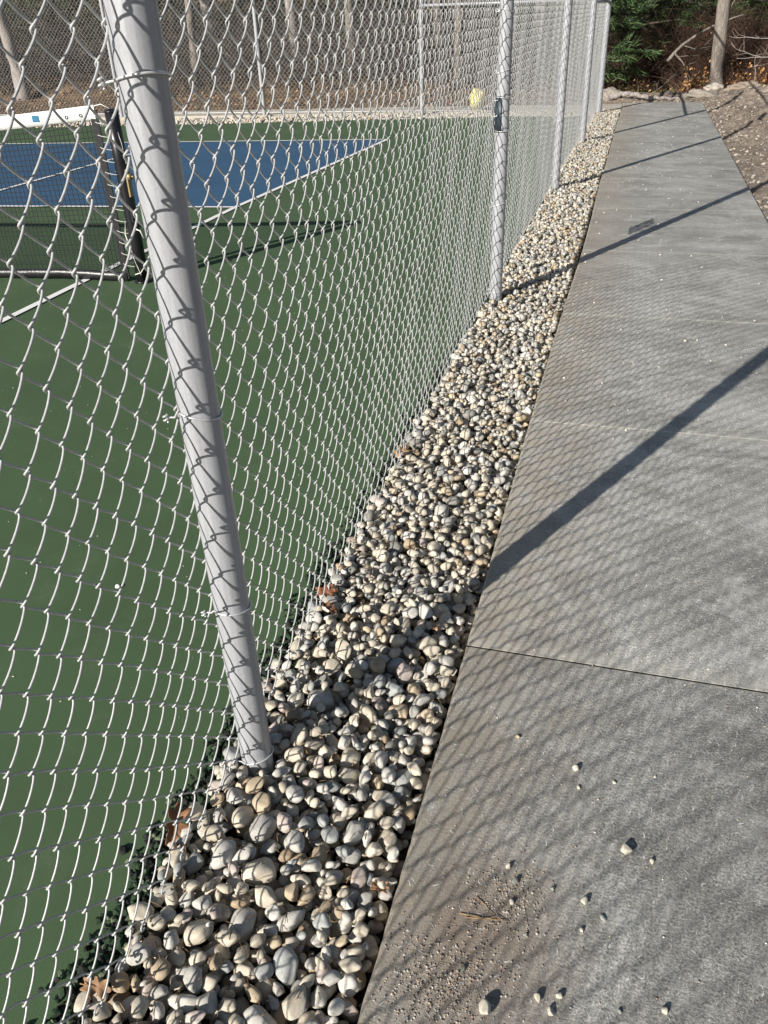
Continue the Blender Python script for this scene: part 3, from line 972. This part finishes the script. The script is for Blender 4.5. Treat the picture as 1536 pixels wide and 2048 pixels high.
# pale debris specks on the court
mb = MB()
for it in range(420):
    x = W_.uniform(-4.5, -.9); y = W_.uniform(.2, 5.5)
    a = W_.uniform(.0012, .0035)
    v, f = ICO[1]
    mb.add(v * np.array([a * 1.6, a * .7, a * .4]) @ np.array(Matrix.Rotation(W_.uniform(0, PI), 3, 'Z')).T + np.array([x, y, -.029]), f, np.array((.5, .5, .36)) * W_.uniform(.4, 1.2))
tag(mb.build('court_debris', M_LEAF, tint=True), 'tiny pale specks of debris on the green court', 'debris', kind='stuff')

# pine needles on the sidewalk
def needle(p, name_label):
    mb = MB()
    mb.tube(p, [.0008] * (len(p) - 1) + [.0004], 5, tint=(.36, .23, .12))
    return tag(mb.build('pine_needle', M_LEAF, tint=True), name_label, 'pine needle', 'pine needles on the sidewalk')
needle([(-.163, .940, .003), (-.13, .941, .004), (-.10, .944, .003), (-.068, .951, .002)], 'long orange-brown pine needle lying across the dirt patch')
needle([(-.15, .936, .002), (-.115, .939, .005), (-.092, .949, .006), (-.062, .946, .002)], 'bent orange-brown pine needle overlapping the longest one')
needle([(-.137, .985, .002), (-.12, .972, .003), (-.095, .953, .002)], 'dark thin needle slanting above the crossed pine needles')

# ------------------------------------------------------------------ leaves
def oak_leaf(loc, size, rz, curl, lab, col=(.17, .085, .04), tilt=(0.2, 0.1)):
    out = []
    n = 60
    for i in range(n):
        t = i / n * 2 * PI
        r = .52 + .20 * math.cos(t * 7) * (1 if abs(math.sin(t)) > .15 else .3) + .30 * abs(math.cos(t)) - .06
        out.append((r * math.cos(t), .72 * r * math.sin(t)))
    rings = [0, .3, .55, .78, 1.0]
    V = [(0, 0, 0)]; 
    for q in rings[1:]:
        for (x, y) in out: V.append((x * q, y * q, 0))
    V = np.array(V, float)
    z = curl * (V[:, 1] ** 2 * 1.6 + .5 * V[:, 0] ** 2 * np.sign(V[:, 0])) + .06 * np.sin(V[:, 0] * 9 + V[:, 1] * 5) + .05 * np.abs(V[:, 1])
    V[:, 2] = z
    V *= size
    F3 = np.array([[0, 1 + i, 1 + (i + 1) % n] for i in range(n)])
    F4 = np.array([[1 + (k - 1) * n + i, 1 + k * n + i, 1 + k * n + (i + 1) % n, 1 + (k - 1) * n + (i + 1) % n] for k in range(1, 4) for i in range(n)])
    cols = np.array(col) * (1 + .35 * np.sin(V[:, 0] / size * 6)[:, None] * .5)
    e = empty('oak_leaf', loc, rz); e.rotation_euler = (tilt[0], tilt[1], rz)
    tag(e, lab, 'leaf', 'dry leaves by the fence')
    me = mesh_data('blade', V, [F3, F4], True, cols)
    md = link('blade', me, M_LEAF, e)
    mo = md.modifiers.new('thickness', 'SOLIDIFY'); mo.thickness = .0006
    mb = MB(); mb.tube([(-.9 * size, 0, .1 * size), (-.45 * size, 0, .02 * size), (0, 0, .006 * size), (.6 * size, 0, .01 * size)], [.0012, .001, .0008, .0004], 5, tint=(.30, .16, .07))
    mb.build('stem', M_LEAF, e, tint=True)
oak_leaf((-.815, .985, .010), .052, 1.9, .95, 'curled brown oak leaf caught between the court edge and the gravel', tilt=(.5, -.35))
oak_leaf((-.765, 1.87, .012), .040, .6, .8, 'rust-brown leaf leaning on the mesh beyond the near post', (.17, .07, .035), (.9, .2))
oak_leaf((-.735, 1.80, .005), .036, 2.6, .6, 'rust-brown leaf flat on the stones beyond the near post', (.20, .09, .045))
oak_leaf((-.775, 2.83, .012), .045, 1.2, .9, 'tan leaf against the mesh midway to the second post', (.28, .17, .08), (.7, .1))
oak_leaf((-.335, .965, -.012), .024, .4, .8, 'small orange leaf scrap wedged at the sidewalk edge', (.26, .14, .075), (.5, .5))
oak_leaf((-.405, 1.79, .006), .024, 2.0, .9, 'pale tan leaf scrap beside the sidewalk edge beyond the post', (.42, .27, .16), (.4, .3))
oak_leaf((-.79, .63, .0), .035, .2, .7, 'brown leaf under the mesh at the bottom of the fence', (.22, .13, .07), (.5, .3))

# small bits of plant litter between stones
mb = MB()
for it in range(1100):
    y = .4 + 7 * W_.random() ** 1.6; x = W_.uniform(-.82, -.33)
    L_ = W_.uniform(.01, .035); th = W_.uniform(0, PI)
    z = float(hm[min(gw - 1, int((x - GX0) / CELL)), min(gh - 1, int((y - GY0) / CELL))])
    z = min(z, .01) + .002
    d = np.array([math.cos(th), math.sin(th), W_.normal(0, .25)]) * L_ / 2
    p = np.array([x, y, z])
    c = [(.20, .12, .06), (.30, .20, .10), (.12, .08, .05)][int(W_.integers(3))]
    mb.tube([p - d, p + np.array([0, 0, .002]), p + d], W_.uniform(.0004, .0010), 4, tint=c)
tag(mb.build('plant_litter', M_LEAF, tint=True), 'brown needles and twig bits lying among the stones', 'litter', kind='stuff')

# ------------------------------------------------------------------ dirt clods, rocks, log at the far end
mb = MB()
for it in range(6500):
    x = 1.08 + 3.2 * W_.random() ** 1.5; y = W_.uniform(3.5, 18.4)
    a = .005 + .024 * W_.random() ** 3
    g = W_.random()
    c = (.24, .20, .16) if g < .55 else ((.36, .31, .25) if g < .8 else (.52, .47, .40))
    v, f = stone_verts([x, y, 0, a, int(W_.integers(NSH)), W_.uniform(0, PI), W_.normal(0, .4), W_.normal(0, .4)], 1)
    mb.add(v + np.array([x, y, dirt_z(x, y) + a * .2]), f, np.array(c) * W_.uniform(.7, 1.15))
for it in range(900):
    x = W_.uniform(-.5, 1.2); y = W_.uniform(16.95, 18.4); a = .006 + .02 * W_.random() ** 3
    c = [(.2, .16, .12), (.34, .28, .22), (.13, .11, .08)][int(W_.integers(3))]
    v, f = stone_verts([x, y, 0, a, int(W_.integers(NSH)), 0, 0, 0], 1)
    mb.add(v + np.array([x, y, dirt_z(x, y) + a * .2]), f, c)
tag(mb.build('dirt_clods', MS, tint=True, smooth=False), 'clods and pale pebbles in the loose dirt beside the sidewalk', 'dirt', kind='stuff')

def rock(loc, s, seed, lab, col=(.24, .21, .18)):
    m = MB(); blob(m, (0, 0, 0), s, 4, .42, 1.7, seed, col)
    o = m.build('rock', MS, tint=True); o.location = loc
    tag(o, lab, 'rock', 'rocks at the end of the sidewalk')
rock((-.55, 17.45, .06), (.20, .17, .15), 1, 'brown rounded rock at the left far corner of the sidewalk')
rock((1.05, 17.7, .03), (.30, .18, .10), 2, 'low flat rock left of the pine trunk base', (.27, .24, .20))
rock((2.30, 17.0, .12), (.26, .17, .13), 3, 'dark rock half buried in the dirt mound at the right edge', (.15, .13, .12))
rock((1.30, 18.35, .10), (.17, .12, .08), 5, 'pale rock against the foot of the pine trunk', (.42, .38, .33))
rock((.45, 17.62, .05), (.13, .10, .08), 7, 'small dark rock behind the end of the sidewalk', (.10, .08, .07))
rock((1.80, 17.9, .14), (.34, .18, .09), 9, 'long brown rock on the dirt mound right of the trunk', (.28, .23, .18))
m = MB()
P = [(-.55, 17.3, .05), (-.35, 17.28, .12), (-.15, 17.25, .11), (.1, 17.2, .06), (.35, 17.2, .045), (.62, 17.25, .03), (.85, 17.32, .04)]
Pp = []
for i in range(len(P) - 1):
    for t in np.linspace(0, 1, 6, endpoint=False):
        q = np.array(P[i]) * (1 - t) + np.array(P[i + 1]) * t
        Pp.append(q + np.array([0, .012 * math.sin(i * 2 + t * 7), .012 * math.sin(i * 3 + t * 9)]))
m.tube(Pp, [.05 - .03 * i / len(Pp) + .006 * math.sin(i * 1.9) for i in range(len(Pp))], 12)
tag(m.build('tree_root', M_BARK2), 'weathered grey root lying along the far end of the sidewalk', 'root')

# ------------------------------------------------------------------ woods
def trunk_path(h, lean, wig, n=14, seed=0):
    r = random.Random(seed)
    a1, a2 = r.uniform(0, 6), r.uniform(0, 6)
    return [np.array([lean[0] * z + wig * math.sin(z * .9 + a1), lean[1] * z + wig * math.sin(z * .7 + a2), z]) for z in np.linspace(-.2, h, n)]

def limb(mb, p0, d, L_, r0, r, depth=0, tips=None, tint=None, nseg=5, up=.1):
    pts = [np.array(p0, float)]
    d = np.array(d, float); d /= np.linalg.norm(d)
    for i in range(nseg):
        d = d + np.array([r.gauss(0, .16), r.gauss(0, .16), r.gauss(0, .12) + up * .3]); d /= np.linalg.norm(d)
        pts.append(pts[-1] + d * L_ / nseg)
    mb.tube(pts, np.linspace(r0, r0 * .25, len(pts)), 6 if r0 > .02 else 4, tint=tint)
    if tips is not None: tips.extend([(pts[k], d) for k in range(max(1, nseg // 2), nseg + 1)])
    if depth > 0:
        for k in range(r.randint(2, 4)):
            q = pts[r.randint(1, nseg)]
            dd = d + np.array([r.gauss(0, .7), r.gauss(0, .7), r.gauss(0, .5)])
            limb(mb, q, dd, L_ * r.uniform(.4, .65), r0 * .5, r, depth - 1, tips, tint, nseg, up)

def tufts(mb, tips, r, n=26, L_=.13, w=.006, cols=((.03, .058, .016), (.055, .092, .028), (.018, .032, .012)), droop=.2):
    """needle bunches as many thin blades"""
    V = []; F = []; C = []; off = 0
    for (p, d) in tips:
        for k in range(n):
            dd = np.array(d) * 1.0 + np.array([r.gauss(0, .75), r.gauss(0, .75), r.gauss(0, .6) - droop])
            dd /= np.linalg.norm(dd) + 1e-9
            l = L_ * r.uniform(.6, 1.2)
            s = np.cross(dd, np.array([r.gauss(0, 1), r.gauss(0, 1), r.gauss(0, 1)])); s /= np.linalg.norm(s) + 1e-9
            q = np.array(p) + np.array([r.gauss(0, .04), r.gauss(0, .04), r.gauss(0, .03)])
            V += [q - s * w, q + s * w, q + dd * l + s * w * .4, q + dd * l - s * w * .4]
            F.append([off, off + 1, off + 2, off + 3]); off += 4
            c = np.array(cols[r.randrange(len(cols))]) * r.uniform(.7, 1.3)
            C += [c] * 4
    mb.add(V, np.array(F))
    mb.t[-1] = np.array(C)

def conifer(loc, h, r0, seed, lab, group, low=.3, bark=M_BARK3, spread=1.5, dens=1.0, lean=(0, 0), nw=.006, ncols=None, nn=None):
    r = random.Random(seed)
    e = empty('pine_tree', loc)
    tag(e, lab, 'tree', group)
    path = trunk_path(h, lean, .03, 16, seed)
    mb = MB(); mb.tube(path, np.linspace(r0, r0 * .12, len(path)), 14)
    mb.build('trunk', bark, e)
    lb = MB(); tips = []
    z = low
    while z < h * .97:
        fr = (z - low) / max(.1, h - low)
        L_ = spread * (1 - fr * .85) * r.uniform(.7, 1.1)
        base = path[min(len(path) - 1, int((z + .2) / (h + .2) * (len(path) - 1)))]
        for k in range(r.randint(3, 5)):
            a = r.uniform(0, 2 * PI)
            limb(lb, (base[0], base[1], z), (math.cos(a), math.sin(a), r.uniform(-.15, .25)), L_, .02 + .01 * (1 - fr), r, 1, tips, nseg=5, up=.05)
        z += .32 / dens
    lb.build('branches', bark, e)
    nb = MB(); tufts(nb, tips, r, nn or 16, w=nw, **({'cols': ncols} if ncols else {}))
    nb.build('crown', M_NEEDLE, e, tint=True, smooth=False)
    return e

def bare_tree(loc, h, r0, seed, lab, group, bark, lean=(0, 0), crown=True, limbs_from=2.2):
    r = random.Random(seed)
    e = empty('tree', loc); tag(e, lab, 'tree', group)
    path = trunk_path(h, lean, .05, 22, seed)
    rad = np.linspace(r0, r0 * .35, len(path)); rad[0] *= 1.35; rad[1] *= 1.1
    mb = MB(); mb.tube(path, rad, 18); mb.build('trunk', bark, e)
    lb = MB(); tips = []
    for k in range(16):
        z = r.uniform(limbs_from, h); q = path[min(len(path) - 1, int((z + .2) / (h + .2) * (len(path) - 1)))]
        a = r.uniform(0, 2 * PI)
        limb(lb, q, (math.cos(a), math.sin(a), r.uniform(.3, .9)), r.uniform(1.0, 2.4), r0 * .28, r, 2, tips, nseg=5, up=.2)
    lb.build('branches', bark, e)
    if crown:
        nb = MB(); tufts(nb, tips[::2], r, 8, .16, .008)
        nb.build('crown', M_NEEDLE, e, tint=True, smooth=False)
    return e

# the trunk right of the sidewalk's end
e = bare_tree((1.32, 18.7, -.02), 7.5, .135, 41, 'grey-brown pine trunk standing just past the right end of the sidewalk', None, M_BARK, lean=(-.015, 0), crown=True, limbs_from=2.4)
# evergreens left of it
conifer((-1.15, 18.5, -.05), 6.0, .06, 51, 'green pine with hanging needle sprays beside the corner of the fence', None, low=.45, spread=.95, dens=1.3, nw=.0085, nn=20, ncols=((.05, .095, .03), (.085, .135, .05), (.025, .045, .018)))
conifer((-.45, 20.2, .0), 6.5, .07, 52, 'dark pine behind the first one left of the brown thicket', None, low=1.1, spread=1.3, dens=1.3)
conifer((3.1, 21.5, .1), 6.5, .08, 53, 'dark pine behind the brush at the right edge', None, low=.9, spread=1.7)
conifer((.9, 22.6, .2), 7.0, .09, 54, 'shaded pine deep behind the thicket, left of the grey trunk', None, low=1.0, spread=1.9)
conifer((-1.6, 22.0, .1), 7.0, .09, 55, 'dark pine partly hidden behind the corner of the fence', None, low=.6, spread=1.9)

# dead branches
def dead_branch(p0, d, L_, r0, seed, lab, depth=2):
    m = MB(); limb(m, (0, 0, 0), d, L_, r0, random.Random(seed), depth, None, None, 8, .02)
    o = m.build('dead_branch', M_BARK2 if 'pale' in lab else M_BARK); o.location = p0
    tag(o, lab, 'branch', 'dead branches at the edge of the woods')
dead_branch((.40, 18.6, .55), (.6, 0, .9), 1.5, .035, 3, 'bare grey dead branch slanting up to the left of the trunk')
dead_branch((2.7, 18.0, .95), (-1, .1, -.25), 1.1, .02, 8, 'pale dead branch reaching in from the right edge')
dead_branch((2.8, 18.2, .6), (-1, -.1, -.1), 1.2, .016, 9, 'lower pale dead twig lying in the brush at the right edge')
dead_branch((1.95, 17.9, .15), (.3, 0, 1), .7, .012, 12, 'thin bare stick standing in the dirt near the right edge')
dead_branch((.1, 18.0, .0), (.7, .1, .5), .55, .010, 14, 'small dry forked twig on the ground left of the trunk')

# undergrowth thicket: fine brown twigs and tan leaves, one mass
def thicket(name, n, xr, yr, hr, cols, lab, seed, leafs=0, lcols=((.30, .155, .06), (.42, .26, .12)), zlow=0.0, rad=.004):
    r = random.Random(seed)
    mb = MB()
    for i in range(n):
        x = r.uniform(*xr); y = r.uniform(*yr); z = terrain_z(x, y)
        h = r.uniform(*hr)
        d = np.array([r.gauss(0, .5), r.gauss(0, .4), 1.0]); pts = [np.array([x, y, z])]
        for k in range(5):
            d = d + np.array([r.gauss(0, .35), r.gauss(0, .35), -.08]); d /= np.linalg.norm(d)
            pts.append(pts[-1] + d * h / 5)
        c = np.array(cols[r.randrange(len(cols))]) * r.uniform(.7, 1.3)
        mb.tube(pts, np.linspace(rad * r.uniform(.7, 1.5), .0015, 6), 3, False, tint=c)
        for q in range(3):
            a = pts[r.randint(1, 4)]
            dd = np.array([r.gauss(0, 1), r.gauss(0, 1), r.gauss(.3, .5)]); dd /= np.linalg.norm(dd)
            mb.tube([a, a + dd * h * .16 + np.array([0, 0, .02]), a + dd * h * .3], [rad * .5, rad * .4, .001], 3, False, tint=c)
    V = []; F = []; C = []; off = 0
    for i in range(leafs):
        x = r.uniform(*xr); y = r.uniform(*yr); z = terrain_z(x, y) + zlow + abs(r.gauss(0, .5)) * hr[1] * .45
        s = r.uniform(.018, .045)
        a = Vector((r.gauss(0, 1), r.gauss(0, 1), r.gauss(0, 1))).normalized(); b = a.orthogonal().normalized(); c_ = a.cross(b)
        p = Vector((x, y, z))
        for (u, w) in ((-1, 0), (0, -.55), (1, 0), (0, .55)):
            q = p + b * s * u + c_ * s * w + a * s * .25 * abs(w)
            V.append(q[:])
        F.append([off, off + 1, off + 2, off + 3]); off += 4
        cc = np.array(lcols[r.randrange(len(lcols))]) * r.uniform(.6, 1.3); C += [cc] * 4
    if V:
        mb.add(V, np.array(F)); mb.t[-1] = np.array(C)
    tag(mb.build(name, M_TWIG, tint=True, smooth=False), lab, 'brush', kind='stuff')
BR = ((.075, .046, .034), (.11, .07, .052), (.045, .028, .02))
thicket('thicket', 2800, (-.6, 3.8), (19.9, 21.8), (.6, 2.1), BR, 'dense red-brown leafless brush behind the end of the sidewalk', 1, 700)
thicket('oak_scrub', 160, (.75, 1.2), (18.7, 19.1), (.3, .9), BR, 'orange-brown dead-leaved scrub left of the trunk', 2, 420, ((.50, .25, .09), (.60, .36, .16)), .05)
thicket('oak_scrub', 200, (1.55, 2.3), (18.7, 19.4), (.2, .8), BR, 'orange-brown dead-leaved scrub right of the trunk', 3, 520, ((.50, .25, .09), (.56, .32, .13)), .0)
thicket('leaf_litter', 420, (-.8, 3.6), (17.7, 19.9), (.08, .30), ((.30, .25, .13), (.22, .19, .09)), 'dry grass and fallen leaves at the foot of the brush', 4, 3800, ((.30, .17, .08), (.40, .26, .13), (.26, .22, .09)), -.03)

# woods behind the far fence
thicket('far_undergrowth', 4200, (-24, -1.0), (20.5, 27), (.8, 2.6), ((.07, .06, .052), (.12, .105, .09), (.04, .034, .03)), 'grey leafless undergrowth beyond the far fence', 5, 1500, ((.22, .15, .09), (.16, .17, .09)), 0, .008)
thicket('far_leaf_litter', 300, (-24, -1.0), (16.9, 22), (.08, .3), ((.2, .14, .08),), 'fallen leaves covering the ground beyond the far fence', 6, 9000, ((.30, .19, .12), (.22, .13, .08), (.36, .26, .18)), -.08, .003)
LT = [(-15.6, 20.3, .17, 'pale thick trunk at the far left beyond the back fence'), (-13.1, 26.8, .22, 'pale trunk seen just right of the near post at the top'),
      (-11.3, 21.8, .12, 'slim grey trunk left of the near post, behind the net'), (-9.3, 24.0, .15, 'grey trunk midway between the pale trunk and the middle far post'),
      (-7.4, 23.2, .13, 'grey-brown trunk left of the middle far fence post'), (-5.6, 25.5, .16, 'shaded trunk right of the middle far fence post'),
      (-4.3, 21.6, .11, 'slim trunk above the yellow bag'), (-18.6, 23.5, .18, 'grey trunk beyond the left edge of the court'), (-2.6, 24.0, .14, 'trunk just left of the second near post')]
for i, (x, y, r_, lab) in enumerate(LT):
    bare_tree((x, y, terrain_z(x, y)), 8.0, r_, 60 + i, lab, 'trees beyond the far fence', M_BARK2 if 'pale' in lab else M_BARK, lean=(random.uniform(-.03, .03), 0), crown=True, limbs_from=3.4)

# second row of evergreens closing the view, two shapes copied
protoA = conifer((-21, 30, terrain_z(-21, 30)), 7.5, .12, 71, 'dark evergreen in the row deep in the woods', 'evergreens deep in the woods', low=.2, spread=2.3, dens=1.1)
protoB = conifer((-17.5, 31.5, terrain_z(-17.5, 31.5)), 6.5, .11, 72, 'dark evergreen in the row deep in the woods', 'evergreens deep in the woods', low=.1, spread=2.4, dens=1.1)
def copy_tree(src, loc, rz, s, lab):
    c = src.copy(); COL.objects.link(c); c.location = loc; c.rotation_euler = (0, 0, rz); c.scale = (s, s, s); c['label'] = lab
    for ch in src.children:
        d = ch.copy(); COL.objects.link(d); d.parent = c
    return c
k = 0
for x in np.arange(-34, 14, 2.6):
    for yy in (29.5, 33.5):
        k += 1
        X = float(x + random.uniform(-.8, .8)) + (1.3 if yy > 30 else 0); Y_ = yy + random.uniform(-1, 1)
        if k in (9, 12): continue
        copy_tree(protoA if k % 2 else protoB, (X, Y_, terrain_z(X, Y_)), random.uniform(0, 6), random.uniform(.9, 1.25), 'dark evergreen in the row deep in the woods')
for (X, Y_) in ((6.0, 22.5), (5.2, 26), (2.2, 25.5), (-.5, 26), (8.5, 19.5)):
    copy_tree(protoA, (X, Y_, terrain_z(X, Y_)), random.uniform(0, 6), .95, 'dark evergreen in the row deep in the woods')
